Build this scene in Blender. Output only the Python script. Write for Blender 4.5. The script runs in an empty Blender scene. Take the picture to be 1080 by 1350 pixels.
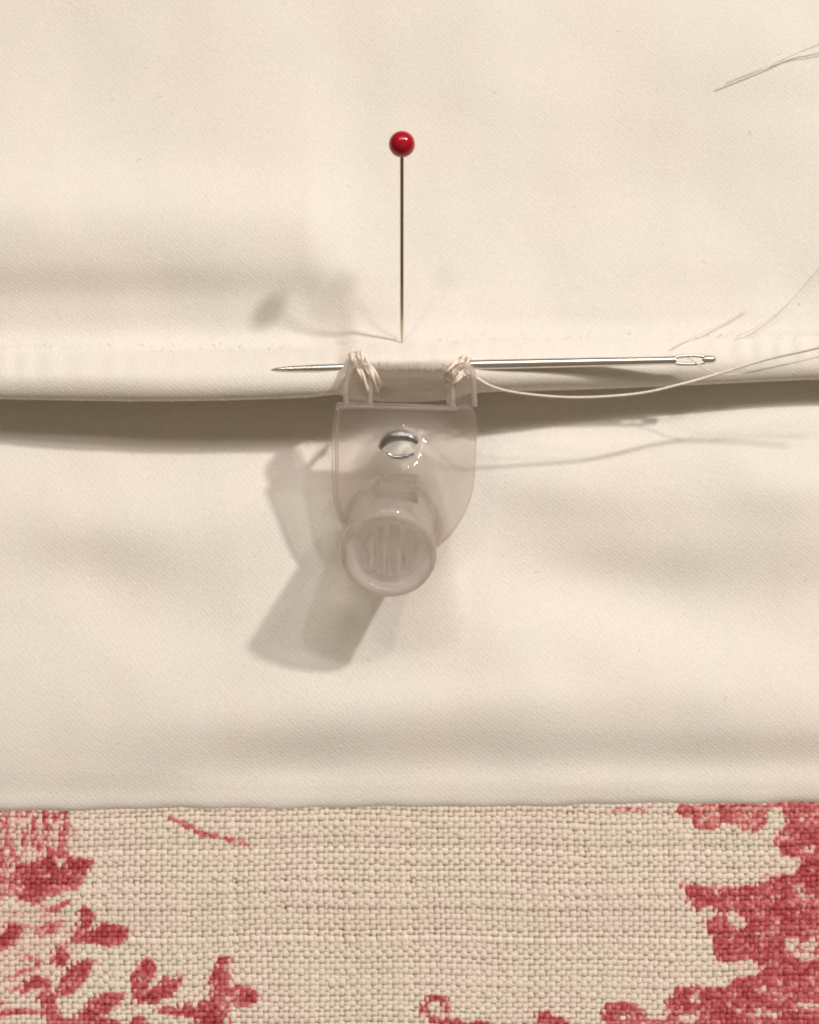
import bpy, bmesh, math, random
import numpy as np
from mathutils import Vector, Matrix, noise as mnoise

random.seed(4)
rng = np.random.default_rng(4)
SC = bpy.context.scene
COL = SC.collection
# ------------------------------------------------------------------ camera (1 unit = 1 cm)
TILT = math.radians(12)
DIST = 26.0
cam_d = bpy.data.cameras.new('camera')
cam = bpy.data.objects.new('camera', cam_d)
COL.objects.link(cam)
cam.location = (0, -DIST * math.sin(TILT), DIST * math.cos(TILT))
cam.rotation_euler = (TILT, 0, 0)
cam_d.sensor_fit = 'HORIZONTAL'
cam_d.sensor_width = 36
cam_d.lens = 36 * DIST / 10.8
cam_d.clip_start = 0.1
cam_d.clip_end = 2000
cam_d.dof.use_dof = True
cam_d.dof.focus_distance = DIST - 0.8
cam_d.dof.aperture_fstop = 9.0 / 10
SC.camera = cam

# ------------------------------------------------------------------ world and lamps
W = bpy.data.worlds.new('World')
SC.world = W
W.use_nodes = True
wn = W.node_tree
wtc = wn.nodes.new('ShaderNodeTexCoord')
wsp = wn.nodes.new('ShaderNodeSeparateXYZ')
wcr = wn.nodes.new('ShaderNodeValToRGB')
wel = wcr.color_ramp.elements
wel[0].position = 0.0; wel[0].color = (0.16, 0.10, 0.045, 1)
wel[1].position = 1.0; wel[1].color = (1.0, 0.84, 0.62, 1)
w2 = wel.new(0.52); w2.color = (0.46, 0.28, 0.10, 1)
w3 = wel.new(0.72); w3.color = (0.60, 0.40, 0.18, 1)
w4 = wel.new(0.80); w4.color = (0.95, 0.77, 0.50, 1)
wma = wn.nodes.new('ShaderNodeMath'); wma.operation = 'MULTIPLY_ADD'
wma.inputs[1].default_value = 0.5; wma.inputs[2].default_value = 0.5
wn.links.new(wtc.outputs['Generated'], wsp.inputs[0])
wn.links.new(wsp.outputs['Z'], wma.inputs[0])
wn.links.new(wma.outputs[0], wcr.inputs['Fac'])
wn.links.new(wcr.outputs['Color'], wn.nodes['Background'].inputs['Color'])
wn.nodes['Background'].inputs['Strength'].default_value = 0.23


def lamp(name, direction, dist, watts, size, colour):
    d = bpy.data.lights.new(name, 'AREA')
    d.shape = 'DISK'
    d.size = size
    d.energy = watts
    d.color = colour
    o = bpy.data.objects.new(name, d)
    v = Vector(direction).normalized()
    o.location = v * dist
    o.rotation_euler = v.to_track_quat('Z', 'Y').to_euler()
    COL.objects.link(o)
    return o


# ceiling spots and one added soft fill: the first throws the long shadow to the lower left
lamp('key_lamp', (0.80, 0.70, 1.0), 150, 141000, 8.0, (1.0, 0.94, 0.875))
lamp('ceiling_lamp', (0.38, 0.60, 1.0), 160, 44000, 12.0, (1.0, 0.93, 0.87))
lamp('soft_fill', (0.10, 0.62, 1.0), 170, 68000, 75.0, (1.0, 0.94, 0.89))  # broad fill added to soften the shadows, not a known fixture
lamp('side_lamp', (-0.27, 0.48, 1.0), 170, 26000, 16.0, (1.0, 0.90, 0.78))

SC.view_settings.view_transform = 'Standard'
SC.view_settings.look = 'None'
SC.view_settings.exposure = 0.0
SC.view_settings.gamma = 1.0
SC.render.engine = 'CYCLES'
SC.cycles.max_bounces = 16
SC.cycles.transmission_bounces = 12
SC.cycles.transparent_max_bounces = 24
SC.cycles.filter_width = 2.0
SC.cycles.caustics_refractive = True
SC.cycles.blur_glossy = 0.5
SC.cycles.sample_clamp_indirect = 4.0

CAMLOC = np.array(cam.location)
RX = np.array([1.0, 0, 0])
RY = np.array([0, math.cos(TILT), math.sin(TILT)])
RZ = np.array([0, -math.sin(TILT), math.cos(TILT)])


def at_arr(px, py, z):
    """photo pixel + height above the table -> point of the place (arrays)"""
    px, py, z = np.broadcast_arrays(np.asarray(px, float), np.asarray(py, float), np.asarray(z, float))
    sx = (px - 540) / 100 / DIST
    sy = (675 - py) / 100 / DIST
    d = sx[..., None] * RX + sy[..., None] * RY - RZ
    t = (z - CAMLOC[2]) / d[..., 2]
    return CAMLOC + d * t[..., None]


def at(px, py, z):
    return Vector(at_arr(px, py, z).tolist())


# ------------------------------------------------------------------ helpers
def link(name, me, mat=None, parent=None, smooth=True):
    if mat:
        me.materials.append(mat)
    if smooth:
        me.polygons.foreach_set('use_smooth', [True] * len(me.polygons))
    o = bpy.data.objects.new(name, me)
    COL.objects.link(o)
    if parent:
        o.parent = parent
        o.matrix_parent_inverse = Matrix.Identity(4)
        o.location = -parent.location
    return o


def thing(name, loc, label, cat, group=None):
    o = bpy.data.objects.new(name, None)
    o.empty_display_size = 0.3
    COL.objects.link(o)
    o.location = loc
    o['label'] = label
    o['category'] = cat
    if group:
        o['group'] = group
    return o


def mesh_np(name, V, F):
    me = bpy.data.meshes.new(name)
    V = np.ascontiguousarray(V.reshape(-1, 3), dtype=np.float32)
    F = np.ascontiguousarray(F.reshape(-1, 4), dtype=np.int32)
    me.vertices.add(len(V))
    me.vertices.foreach_set('co', V.ravel())
    me.loops.add(F.size)
    me.loops.foreach_set('vertex_index', F.ravel())
    me.polygons.add(len(F))
    me.polygons.foreach_set('loop_start', np.arange(0, F.size, 4, dtype=np.int32))
    me.update(calc_edges=True)
    me.validate()
    return me


def grid_mesh(name, P):
    n, m = P.shape[:2]
    i = np.arange(n - 1)[:, None] * m + np.arange(m - 1)[None, :]
    F = np.stack([i, i + m, i + m + 1, i + 1], -1)
    return mesh_np(name, P, F)


def tubes_bm(bm, pts, rad, sides=10, cap=True, flat=1.0):
    """one swept tube; rad a number or a list"""
    pts = [Vector(p) for p in pts]
    n = len(pts)
    if not hasattr(rad, '__len__'):
        rad = [rad] * n
    rings = []
    ref = None
    for k, p in enumerate(pts):
        t = (pts[min(k + 1, n - 1)] - pts[max(k - 1, 0)]).normalized()
        if ref is None:
            ref = Vector((0, 0, 1)) if abs(t.z) < 0.9 else Vector((0, 1, 0))
        a = (ref - t * ref.dot(t)).normalized()
        ref = a
        b = t.cross(a)
        rings.append([bm.verts.new(p + (a * math.cos(2 * math.pi * j / sides) * flat + b * math.sin(2 * math.pi * j / sides)) * rad[k])
                      for j in range(sides)])
    for k in range(n - 1):
        for j in range(sides):
            j2 = (j + 1) % sides
            bm.faces.new((rings[k][j], rings[k][j2], rings[k + 1][j2], rings[k + 1][j]))
    if cap:
        bm.faces.new(rings[0][::-1])
        bm.faces.new(rings[-1])


def smooth_path(pts, n=8):
    pts = [Vector(p) for p in pts]
    P = [pts[0] * 2 - pts[1]] + pts + [pts[-1] * 2 - pts[-2]]
    out = []
    for i in range(1, len(P) - 2):
        for s in range(n):
            t = s / n
            p0, p1, p2, p3 = P[i - 1], P[i], P[i + 1], P[i + 2]
            out.append(0.5 * ((2 * p1) + (p2 - p0) * t + (2 * p0 - 5 * p1 + 4 * p2 - p3) * t * t + (3 * p1 - p0 - 3 * p2 + p3) * t ** 3))
    out.append(pts[-1])
    return out


def bm_obj(name, bm, mat, parent=None, smooth=True, sharp=None):
    bmesh.ops.recalc_face_normals(bm, faces=bm.faces)
    me = bpy.data.meshes.new(name)
    bm.to_mesh(me)
    bm.free()
    o = link(name, me, mat, parent, smooth)
    if sharp:
        me.set_sharp_from_angle(angle=math.radians(sharp))
    return o


# ------------------------------------------------------------------ materials
def new_mat(name):
    m = bpy.data.materials.new(name)
    m.use_nodes = True
    nt = m.node_tree
    return m, nt, nt.nodes['Principled BSDF'], nt.nodes['Material Output']


def N(nt, t, **kw):
    n = nt.nodes.new(t)
    for k, v in kw.items():
        if k in n.inputs.keys():
            n.inputs[k].default_value = v
        else:
            setattr(n, k, v)
    return n


def mat_cloth():
    m, nt, b, out = new_mat('cream_sateen')
    L = nt.links.new
    tc = N(nt, 'ShaderNodeTexCoord')
    # slightly slanted short floats of the sateen weave
    mp = N(nt, 'ShaderNodeMapping')
    mp.inputs['Rotation'].default_value = (0, 0, math.radians(12))
    mp.inputs['Scale'].default_value = (52, 17, 20)
    L(tc.outputs['Object'], mp.inputs['Vector'])
    n1 = N(nt, 'ShaderNodeTexNoise', Scale=1.0, Detail=2.0, Roughness=0.6)
    L(mp.outputs[0], n1.inputs['Vector'])
    mp2 = N(nt, 'ShaderNodeMapping')
    mp2.inputs['Rotation'].default_value = (0, 0, math.radians(-35))
    mp2.inputs['Scale'].default_value = (15, 44, 20)
    L(tc.outputs['Object'], mp2.inputs['Vector'])
    n2 = N(nt, 'ShaderNodeTexNoise', Scale=1.0, Detail=1.0, Roughness=0.5)
    L(mp2.outputs[0], n2.inputs['Vector'])
    wv = N(nt, 'ShaderNodeTexWave', Scale=8.0, Distortion=3.0, Detail=1.0)
    wv.inputs['Detail Scale'].default_value = 3.0
    wv.bands_direction = 'DIAGONAL'
    L(tc.outputs['Object'], wv.inputs['Vector'])
    a1 = N(nt, 'ShaderNodeMath', operation='MULTIPLY_ADD')
    L(n2.outputs['Fac'], a1.inputs[0]); a1.inputs[1].default_value = 0.6
    L(n1.outputs['Fac'], a1.inputs[2])
    a2 = N(nt, 'ShaderNodeMath', operation='MULTIPLY_ADD')
    L(wv.outputs['Fac'], a2.inputs[0]); a2.inputs[1].default_value = 0.20
    L(a1.outputs[0], a2.inputs[2])
    bp = N(nt, 'ShaderNodeBump', Strength=0.40, Distance=0.011)
    L(a2.outputs[0], bp.inputs['Height'])
    L(bp.outputs[0], b.inputs['Normal'])
    # faint dye unevenness: pinkish and greenish clouds
    n3 = N(nt, 'ShaderNodeTexNoise', Scale=0.55, Detail=3.0, Roughness=0.55)
    L(tc.outputs['Object'], n3.inputs['Vector'])
    cr = N(nt, 'ShaderNodeValToRGB')
    cr.color_ramp.elements[0].position = 0.38
    cr.color_ramp.elements[0].color = (0.775, 0.755, 0.705, 1)
    cr.color_ramp.elements[1].position = 0.62
    cr.color_ramp.elements[1].color = (0.815, 0.750, 0.705, 1)
    L(n3.outputs['Fac'], cr.inputs['Fac'])
    mx = N(nt, 'ShaderNodeMix', data_type='RGBA', blend_type='MULTIPLY')
    mx.inputs[0].default_value = 1.0
    rm = N(nt, 'ShaderNodeMapRange')
    rm.inputs['From Min'].default_value = 0.55; rm.inputs['From Max'].default_value = 1.1
    rm.inputs['To Min'].default_value = 0.93; rm.inputs['To Max'].default_value = 1.03
    L(a1.outputs[0], rm.inputs['Value'])
    L(cr.outputs['Color'], mx.inputs[6])
    L(rm.outputs[0], mx.inputs[7])
    L(mx.outputs[2], b.inputs['Base Color'])
    b.inputs['Roughness'].default_value = 0.72
    b.inputs['Specular IOR Level'].default_value = 0.25
    b.inputs['Sheen Weight'].default_value = 0.25
    b.inputs['Sheen Roughness'].default_value = 0.5
    b.inputs['Sheen Tint'].default_value = (1, 0.95, 0.88, 1)
    return m


def mat_linen():
    m, nt, b, out = new_mat('printed_linen')
    L = nt.links.new
    ink = N(nt, 'ShaderNodeAttribute', attribute_name='ink')
    tone = N(nt, 'ShaderNodeAttribute', attribute_name='tone')
    tc = N(nt, 'ShaderNodeTexCoord')
    cr = N(nt, 'ShaderNodeValToRGB')
    cr.color_ramp.elements[0].position = 0.0
    cr.color_ramp.elements[0].color = (0.62, 0.55, 0.475, 1)
    cr.color_ramp.elements[1].position = 1.0
    cr.color_ramp.elements[1].color = (0.80, 0.722, 0.645, 1)
    L(tone.outputs['Fac'], cr.inputs['Fac'])
    n = N(nt, 'ShaderNodeTexNoise', Scale=0.9, Detail=2.0)
    L(tc.outputs['Object'], n.inputs['Vector'])
    cc = N(nt, 'ShaderNodeValToRGB')
    cc.color_ramp.elements[0].position = 0.4
    cc.color_ramp.elements[0].color = (1.0, 0.93, 0.93, 1)
    cc.color_ramp.elements[1].position = 0.6
    cc.color_ramp.elements[1].color = (0.97, 0.96, 0.90, 1)
    L(n.outputs['Fac'], cc.inputs['Fac'])
    mu = N(nt, 'ShaderNodeMix', data_type='RGBA', blend_type='MULTIPLY')
    mu.inputs[0].default_value = 1.0
    L(cr.outputs[0], mu.inputs[6]); L(cc.outputs[0], mu.inputs[7])
    rc = N(nt, 'ShaderNodeValToRGB')
    e = rc.color_ramp.elements
    e[0].position = 0.0; e[0].color = (0.76, 0.42, 0.38, 1)
    e[1].position = 1.0; e[1].color = (0.34, 0.034, 0.046, 1)
    e2 = rc.color_ramp.elements.new(0.5); e2.color = (0.53, 0.13, 0.14, 1)
    L(ink.outputs['Fac'], rc.inputs['Fac'])
    mr = N(nt, 'ShaderNodeMapRange')
    mr.inputs['From Min'].default_value = 0.03; mr.inputs['From Max'].default_value = 0.30
    L(ink.outputs['Fac'], mr.inputs['Value'])
    mx = N(nt, 'ShaderNodeMix', data_type='RGBA')
    L(mr.outputs[0], mx.inputs[0]); L(mu.outputs[2], mx.inputs[6]); L(rc.outputs[0], mx.inputs[7])
    L(mx.outputs[2], b.inputs['Base Color'])
    b.inputs['Roughness'].default_value = 0.75
    b.inputs['Specular IOR Level'].default_value = 0.25
    n2 = N(nt, 'ShaderNodeTexNoise', Scale=55.0, Detail=2.0)
    L(tc.outputs['Object'], n2.inputs['Vector'])
    bp = N(nt, 'ShaderNodeBump', Strength=0.5, Distance=0.01)
    L(n2.outputs['Fac'], bp.inputs['Height']); L(bp.outputs[0], b.inputs['Normal'])
    return m


def mat_simple(name, col, rough=0.5, metal=0.0, noise=0.0, nscale=20.0, spec=0.5):
    m, nt, b, out = new_mat(name)
    L = nt.links.new
    b.inputs['Roughness'].default_value = rough
    b.inputs['Metallic'].default_value = metal
    b.inputs['Specular IOR Level'].default_value = spec
    tc = N(nt, 'ShaderNodeTexCoord')
    n = N(nt, 'ShaderNodeTexNoise', Scale=nscale, Detail=3.0)
    L(tc.outputs['Object'], n.inputs['Vector'])
    cr = N(nt, 'ShaderNodeValToRGB')
    cr.color_ramp.elements[0].position = 0.3
    cr.color_ramp.elements[1].position = 0.7
    cr.color_ramp.elements[0].color = tuple(c * (1 - noise) for c in col) + (1,)
    cr.color_ramp.elements[1].color = tuple(min(1, c * (1 + noise)) for c in col) + (1,)
    L(n.outputs['Fac'], cr.inputs['Fac'])
    L(cr.outputs[0], b.inputs['Base Color'])
    return m


def mat_plastic(name, clear=0.42, tint=(0.93, 0.90, 0.90), rough=0.10, milky=0.06, thru=(.90, .87, .86)):
    m, nt, b, out = new_mat(name)
    L = nt.links.new
    b.inputs['Base Color'].default_value = tint + (1,)
    b.inputs['Roughness'].default_value = rough
    b.inputs['IOR'].default_value = 1.56
    b.inputs['Transmission Weight'].default_value = 1.0 - milky
    tc = N(nt, 'ShaderNodeTexCoord')
    n = N(nt, 'ShaderNodeTexNoise', Scale=2.6, Detail=3.0)
    L(tc.outputs['Object'], n.inputs['Vector'])
    bp = N(nt, 'ShaderNodeBump', Strength=0.45, Distance=0.09)
    L(n.outputs['Fac'], bp.inputs['Height']); L(bp.outputs[0], b.inputs['Normal'])
    tr = N(nt, 'ShaderNodeBsdfTransparent')
    tr.inputs['Color'].default_value = thru + (1,)
    mx = N(nt, 'ShaderNodeMixShader')
    mx.inputs[0].default_value = clear
    L(b.outputs[0], mx.inputs[1]); L(tr.outputs[0], mx.inputs[2])
    L(mx.outputs[0], out.inputs['Surface'])
    return m


M_cloth = mat_cloth()
M_linen = mat_linen()
M_table = mat_simple('table_wood', (0.26, 0.19, 0.12), 0.5, 0, 0.25, 2.0)
M_steel = mat_simple('polished_steel', (0.78, 0.75, 0.72), 0.23, 1.0, 0.06, 9.0)
M_pinsteel = mat_simple('pin_steel', (0.50, 0.43, 0.34), 0.22, 1.0, 0.08, 9.0)
M_spring = mat_simple('spring_steel', (0.40, 0.42, 0.44), 0.2, 1.0, 0.1, 9.0)
M_red = mat_simple('red_glass_head', (0.42, 0.004, 0.022), 0.16, 0, 0.05, 6.0)
M_thread = mat_simple('cream_thread', (0.83, 0.74, 0.64), 0.6, 0, 0.12, 30.0)
M_fine = mat_simple('fine_thread', (0.86, 0.80, 0.72), 0.6, 0, 0.12, 30.0)
_nt = M_fine.node_tree
_tr = _nt.nodes.new('ShaderNodeBsdfTransparent'); _mx = _nt.nodes.new('ShaderNodeMixShader')
_mx.inputs[0].default_value = 0.45
_nt.links.new(_nt.nodes['Principled BSDF'].outputs[0], _mx.inputs[1])
_nt.links.new(_tr.outputs[0], _mx.inputs[2])
_nt.links.new(_mx.outputs[0], _nt.nodes['Material Output'].inputs['Surface'])
M_fibre = mat_simple('cotton_fibre', (0.80, 0.74, 0.66), 0.7, 0, 0.05, 30.0)
M_plastic = mat_plastic('clear_plastic', .46, (0.95, 0.91, 0.88), .06, .12, (.95, .92, .90))
M_barrel = mat_plastic('clear_plastic_barrel', 0.38, (0.97, 0.94, 0.92), 0.01, 0.24, (.985, .975, .97))

# ------------------------------------------------------------------ the table under it all
bm = bmesh.new()
bmesh.ops.create_grid(bm, x_segments=2, y_segments=2, size=40)
bmesh.ops.translate(bm, verts=bm.verts, vec=(0, 0, -0.16))
tb = bm_obj('table_surface', bm, M_table, smooth=False)
tb['kind'] = 'structure'

# ------------------------------------------------------------------ curtain lining
# section of the cloth (photo row, height) at several columns
COLS = {
    -170: [(-170, 0.250), (100, 0.300), (215, 0.420), (290, 0.620), (345, 0.600), (400, 0.420), (448, 0.380), (460, 0.429), (468, 0.561), (480, 0.700), (494, 0.780), (508, 0.760), (520, 0.660), (520, 0.517), (500, 0.348), (480, 0.060), (535, 0.020), (600, 0.100), (690, 0.260), (780, 0.220), (880, 0.220), (960, 0.240), (1015, 0.180), (1040, 0.118), (1064, 0.068), (1069, 0.028)],
    0: [(-170, 0.250), (100, 0.300), (215, 0.420), (285, 0.660), (345, 0.620), (400, 0.420), (448, 0.380), (461, 0.449), (469, 0.581), (482, 0.740), (496, 0.840), (510, 0.820), (525, 0.700), (525, 0.537), (500, 0.368), (480, 0.060), (535, 0.020), (600, 0.100), (690, 0.260), (780, 0.200), (880, 0.220), (960, 0.240), (1015, 0.180), (1040, 0.118), (1064, 0.068), (1069, 0.028)],
    200: [(-170, 0.250), (100, 0.300), (215, 0.420), (285, 0.680), (345, 0.620), (400, 0.420), (448, 0.380), (460, 0.484), (468, 0.656), (482, 0.850), (496, 0.950), (512, 0.930), (527, 0.810), (527, 0.602), (500, 0.418), (480, 0.060), (545, 0.020), (620, 0.100), (700, 0.250), (780, 0.220), (880, 0.240), (960, 0.260), (1015, 0.170), (1040, 0.118), (1063, 0.068), (1068, 0.028)],
    400: [(-170, 0.250), (100, 0.300), (215, 0.420), (290, 0.660), (345, 0.620), (400, 0.440), (446, 0.420), (457, 0.530), (465, 0.720), (478, 0.890), (490, 0.970), (506, 0.990), (521, 0.890), (524, 0.690), (500, 0.480), (480, 0.080), (550, 0.040), (620, 0.100), (700, 0.240), (780, 0.240), (880, 0.280), (960, 0.280), (1012, 0.140), (1040, 0.118), (1062, 0.068), (1067, 0.028)],
    442: [(-170, 0.250), (100, 0.300), (215, 0.380), (290, 0.560), (345, 0.560), (400, 0.500), (444, 0.500), (456, 0.590), (464, 0.750), (475, 0.920), (487, 0.980), (500, 1.020), (515, 0.940), (520, 0.720), (500, 0.490), (480, 0.080), (550, 0.040), (620, 0.100), (700, 0.240), (780, 0.240), (880, 0.280), (960, 0.280), (1012, 0.140), (1040, 0.118), (1061, 0.068), (1066, 0.028)],
    472: [(-170, 0.250), (100, 0.300), (215, 0.350), (290, 0.480), (345, 0.500), (400, 0.540), (440, 0.600), (453, 0.740), (461, 0.870), (469, 1.050), (477, 1.120), (486, 1.080), (500, 0.800), (526, 0.460), (512, 0.410), (480, 0.080), (550, 0.040), (620, 0.100), (700, 0.240), (780, 0.240), (880, 0.280), (960, 0.280), (1012, 0.140), (1040, 0.118), (1061, 0.068), (1066, 0.028)],
    535: [(-170, 0.250), (100, 0.300), (215, 0.340), (290, 0.420), (345, 0.460), (400, 0.520), (436, 0.600), (450, 0.760), (459, 0.910), (467, 1.070), (476, 1.150), (486, 1.100), (500, 0.800), (529, 0.420), (512, 0.390), (480, 0.080), (550, 0.040), (620, 0.100), (700, 0.240), (780, 0.240), (880, 0.280), (960, 0.280), (1012, 0.140), (1040, 0.118), (1061, 0.068), (1066, 0.028)],
    592: [(-170, 0.250), (100, 0.300), (215, 0.340), (290, 0.400), (345, 0.440), (400, 0.500), (436, 0.580), (449, 0.720), (457, 0.850), (465, 1.030), (474, 1.120), (486, 1.080), (500, 0.800), (526, 0.460), (512, 0.400), (480, 0.080), (550, 0.040), (620, 0.140), (700, 0.250), (780, 0.260), (880, 0.280), (960, 0.280), (1012, 0.140), (1040, 0.118), (1060, 0.068), (1065, 0.028)],
    625: [(-170, 0.250), (100, 0.300), (215, 0.340), (290, 0.380), (345, 0.420), (400, 0.460), (434, 0.520), (446, 0.660), (454, 0.790), (466, 0.930), (480, 0.990), (494, 0.990), (508, 0.870), (518, 0.670), (504, 0.440), (480, 0.080), (545, 0.040), (620, 0.200), (700, 0.240), (780, 0.220), (880, 0.280), (960, 0.280), (1012, 0.140), (1040, 0.118), (1059, 0.068), (1064, 0.028)],
    740: [(-170, 0.250), (100, 0.300), (215, 0.320), (290, 0.340), (345, 0.380), (400, 0.420), (430, 0.460), (444, 0.581), (452, 0.689), (466, 0.830), (482, 0.890), (498, 0.870), (512, 0.710), (514, 0.553), (500, 0.372), (480, 0.060), (540, 0.060), (610, 0.260), (700, 0.240), (780, 0.200), (880, 0.260), (960, 0.280), (1010, 0.140), (1040, 0.118), (1058, 0.068), (1063, 0.028)],
    900: [(-170, 0.250), (100, 0.300), (215, 0.320), (290, 0.340), (345, 0.380), (400, 0.400), (430, 0.440), (444, 0.526), (452, 0.614), (466, 0.690), (480, 0.710), (492, 0.670), (506, 0.550), (508, 0.428), (496, 0.302), (478, 0.040), (535, 0.060), (610, 0.240), (700, 0.260), (780, 0.170), (880, 0.240), (960, 0.280), (1008, 0.140), (1038, 0.118), (1056, 0.068), (1061, 0.028)],
    1080: [(-170, 0.250), (100, 0.300), (215, 0.320), (290, 0.340), (345, 0.360), (400, 0.380), (430, 0.400), (444, 0.467), (452, 0.533), (464, 0.590), (476, 0.600), (486, 0.580), (498, 0.480), (500, 0.381), (488, 0.264), (474, 0.040), (528, 0.060), (600, 0.240), (690, 0.300), (790, 0.150), (880, 0.220), (960, 0.280), (1006, 0.140), (1038, 0.118), (1054, 0.068), (1059, 0.028)],
    1250: [(-170, 0.250), (100, 0.300), (215, 0.320), (290, 0.340), (345, 0.360), (400, 0.380), (430, 0.400), (444, 0.467), (452, 0.533), (464, 0.580), (476, 0.580), (484, 0.560), (494, 0.480), (496, 0.381), (484, 0.264), (470, 0.040), (524, 0.060), (600, 0.220), (690, 0.300), (790, 0.150), (880, 0.220), (960, 0.280), (1006, 0.140), (1038, 0.118), (1054, 0.068), (1059, 0.028)],
}


def pchip(xk, yk, x):
    xk = np.asarray(xk, float)
    h = np.diff(xk)
    d = np.diff(yk, axis=0) / h[:, None]
    m = np.zeros_like(yk)
    for i in range(1, len(xk) - 1):
        a, b = d[i - 1], d[i]
        w1, w2 = 2 * h[i] + h[i - 1], h[i] + 2 * h[i - 1]
        ok = a * b > 0
        with np.errstate(divide='ignore', invalid='ignore'):
            m[i] = np.where(ok, (w1 + w2) / (w1 / a + w2 / b), 0)
    m[0], m[-1] = d[0], d[-1]
    i = np.clip(np.searchsorted(xk, x) - 1, 0, len(xk) - 2)
    t = ((x - xk[i]) / h[i])[:, None]
    hh = h[i][:, None]
    return ((1 + 2 * t) * (1 - t) ** 2 * yk[i] + t * (1 - t) ** 2 * hh * m[i]
            + t * t * (3 - 2 * t) * yk[i + 1] + t * t * (t - 1) * hh * m[i + 1])


xk = sorted(COLS)
K = len(COLS[0])
YK = np.array([[c for p in COLS[x] for c in p] for x in xk], float)
PX = np.arange(-170, 1250.1, 3.5)
CT = pchip(xk, YK, PX).reshape(len(PX), K, 2)
SEG = [16, 10, 8, 6, 6, 6, 4, 4, 4, 5, 5, 6, 6, 6, 4, 6, 12, 9, 9, 10, 10, 9, 7, 6, 6]
SCL = np.array([1.0, 100.0])
rows = []
rowseg = []
for s in range(K - 1):
    p0 = CT[:, max(s - 1, 0)]; p1 = CT[:, s]; p2 = CT[:, s + 1]; p3 = CT[:, min(s + 2, K - 1)]
    # finite difference tangents weighted by chord length keep the section free of overshoot
    l0 = np.hypot(*((p1 - p0) * SCL).T)[:, None] + 2.0
    l1 = np.hypot(*((p2 - p1) * SCL).T)[:, None] + 2.0
    l2 = np.hypot(*((p3 - p2) * SCL).T)[:, None] + 2.0
    m1 = ((p1 - p0) / l0 * l1 + (p2 - p1) / l1 * l0) / (l0 + l1) * l1
    m2 = ((p2 - p1) / l1 * l2 + (p3 - p2) / l2 * l1) / (l1 + l2) * l1
    for j in range(SEG[s]):
        t = j / SEG[s]
        rows.append((1 + 2 * t) * (1 - t) ** 2 * p1 + t * (1 - t) ** 2 * m1 + t * t * (3 - 2 * t) * p2 + t * t * (t - 1) * m2)
        rowseg.append(s + t)
rows.append(CT[:, -1]); rowseg.append(K - 1)
R = np.stack(rows)                       # rows, cols, (py, z)
rowseg = np.array(rowseg)
PY, PZ = R[..., 0], R[..., 1]
PXg = np.broadcast_to(PX, PY.shape)


def gauss(cx, cy, sx, sy, a, ang=0.0):
    c, s = math.cos(math.radians(ang)), math.sin(math.radians(ang))
    dx, dy = PXg - cx, PY - cy
    u, v = dx * c + dy * s, -dx * s + dy * c
    return a * np.exp(-(u / sx) ** 2 - (v / sy) ** 2)


up = (rowseg < 6.5)
lo = (rowseg > 16)
wup = np.clip((6.5 - rowseg) / 1.5, 0, 1)[:, None]
wlo = np.clip((rowseg - 16) / 1.5, 0, 1)[:, None] * np.clip((23.5 - rowseg) / 2, 0, 1)[:, None]
dz = wup * (gauss(150, 130, 170, 110, -.10, 20) + gauss(430, 60, 90, 150, -.05, -10) + gauss(330, 200, 120, 70, .05)
            + gauss(860, 240, 120, 90, -.10, -30) + gauss(980, 60, 150, 60, .06) + gauss(700, 330, 90, 60, -.05, -20)
            + gauss(1050, 380, 60, 50, -.06) + gauss(470, 360, 60, 60, .10, -20) + gauss(640, 100, 70, 120, .05))
dz = dz + wlo * 1.4 * (gauss(130, 760, 180, 60, -.07, 20) + gauss(330, 640, 120, 60, .05, 0) + gauss(250, 900, 200, 60, .03, -8)
                 + gauss(700, 620, 120, 40, .06, 12) + gauss(800, 770, 190, 50, -.09, 12) + gauss(640, 820, 70, 150, .06, -20)
                 + gauss(1040, 640, 90, 40, .05) + gauss(560, 930, 240, 40, .04, -4) + gauss(900, 900, 160, 50, .05, 0))
# small irregular ripples
nz = np.zeros_like(PY)
for (fx, fy, ph, a) in ((.011, .017, .3, .010), (.023, .009, 1.7, .008), (.037, .031, 2.9, .0035), (.052, .013, 4.1, .003), (.007, .041, 5.0, .004)):
    nz += a * np.sin(PXg * fx + ph + 1.3 * np.sin(PY * fy * .7 + ph)) * np.cos(PY * fy + 2 * ph + np.sin(PXg * fx * .6))
PZ = PZ + dz + 1.4 * nz * np.clip(wup + wlo + .35, 0, 1)
# pulled-up creases in the shaded turn between the two tabs
mid = np.exp(-((PXg - 535) / 62) ** 4) * np.exp(-((rowseg[:, None] - 12.4) / .75) ** 2)
PZ = PZ + mid * (.030 * np.sin(PY * .42 + .02 * PXg) + .012 * np.sin(PXg * .16))
# soft puckers where the stitches and the pin pull
puck = np.exp(-((rowseg[:, None] - 8.3) / 1.4) ** 2)
PZ = PZ + puck * .012 * np.sin(PXg * .19 + 2 * np.sin(PXg * .031)) * (0.5 + .5 * np.sin(PXg * .013 + 1))
# irregular hem line
PY = PY + np.clip((rowseg[:, None] - 23), 0, 1) * (1.2 * np.sin(PXg * .021) + .7 * np.sin(PXg * .07 + 1))
# the pin dimples the cloth, the seam lies in a slight groove
PZ = PZ - .05 * np.exp(-((PXg - 530) / 9) ** 2 - ((PY - 453) / 5) ** 2) * (rowseg[:, None] < 9)
PZ = PZ - .035 * np.exp(-((rowseg[:, None] - 7.0) / .30) ** 2) * (PXg > -200)
CL = at_arr(PXg, PY, PZ)

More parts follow.
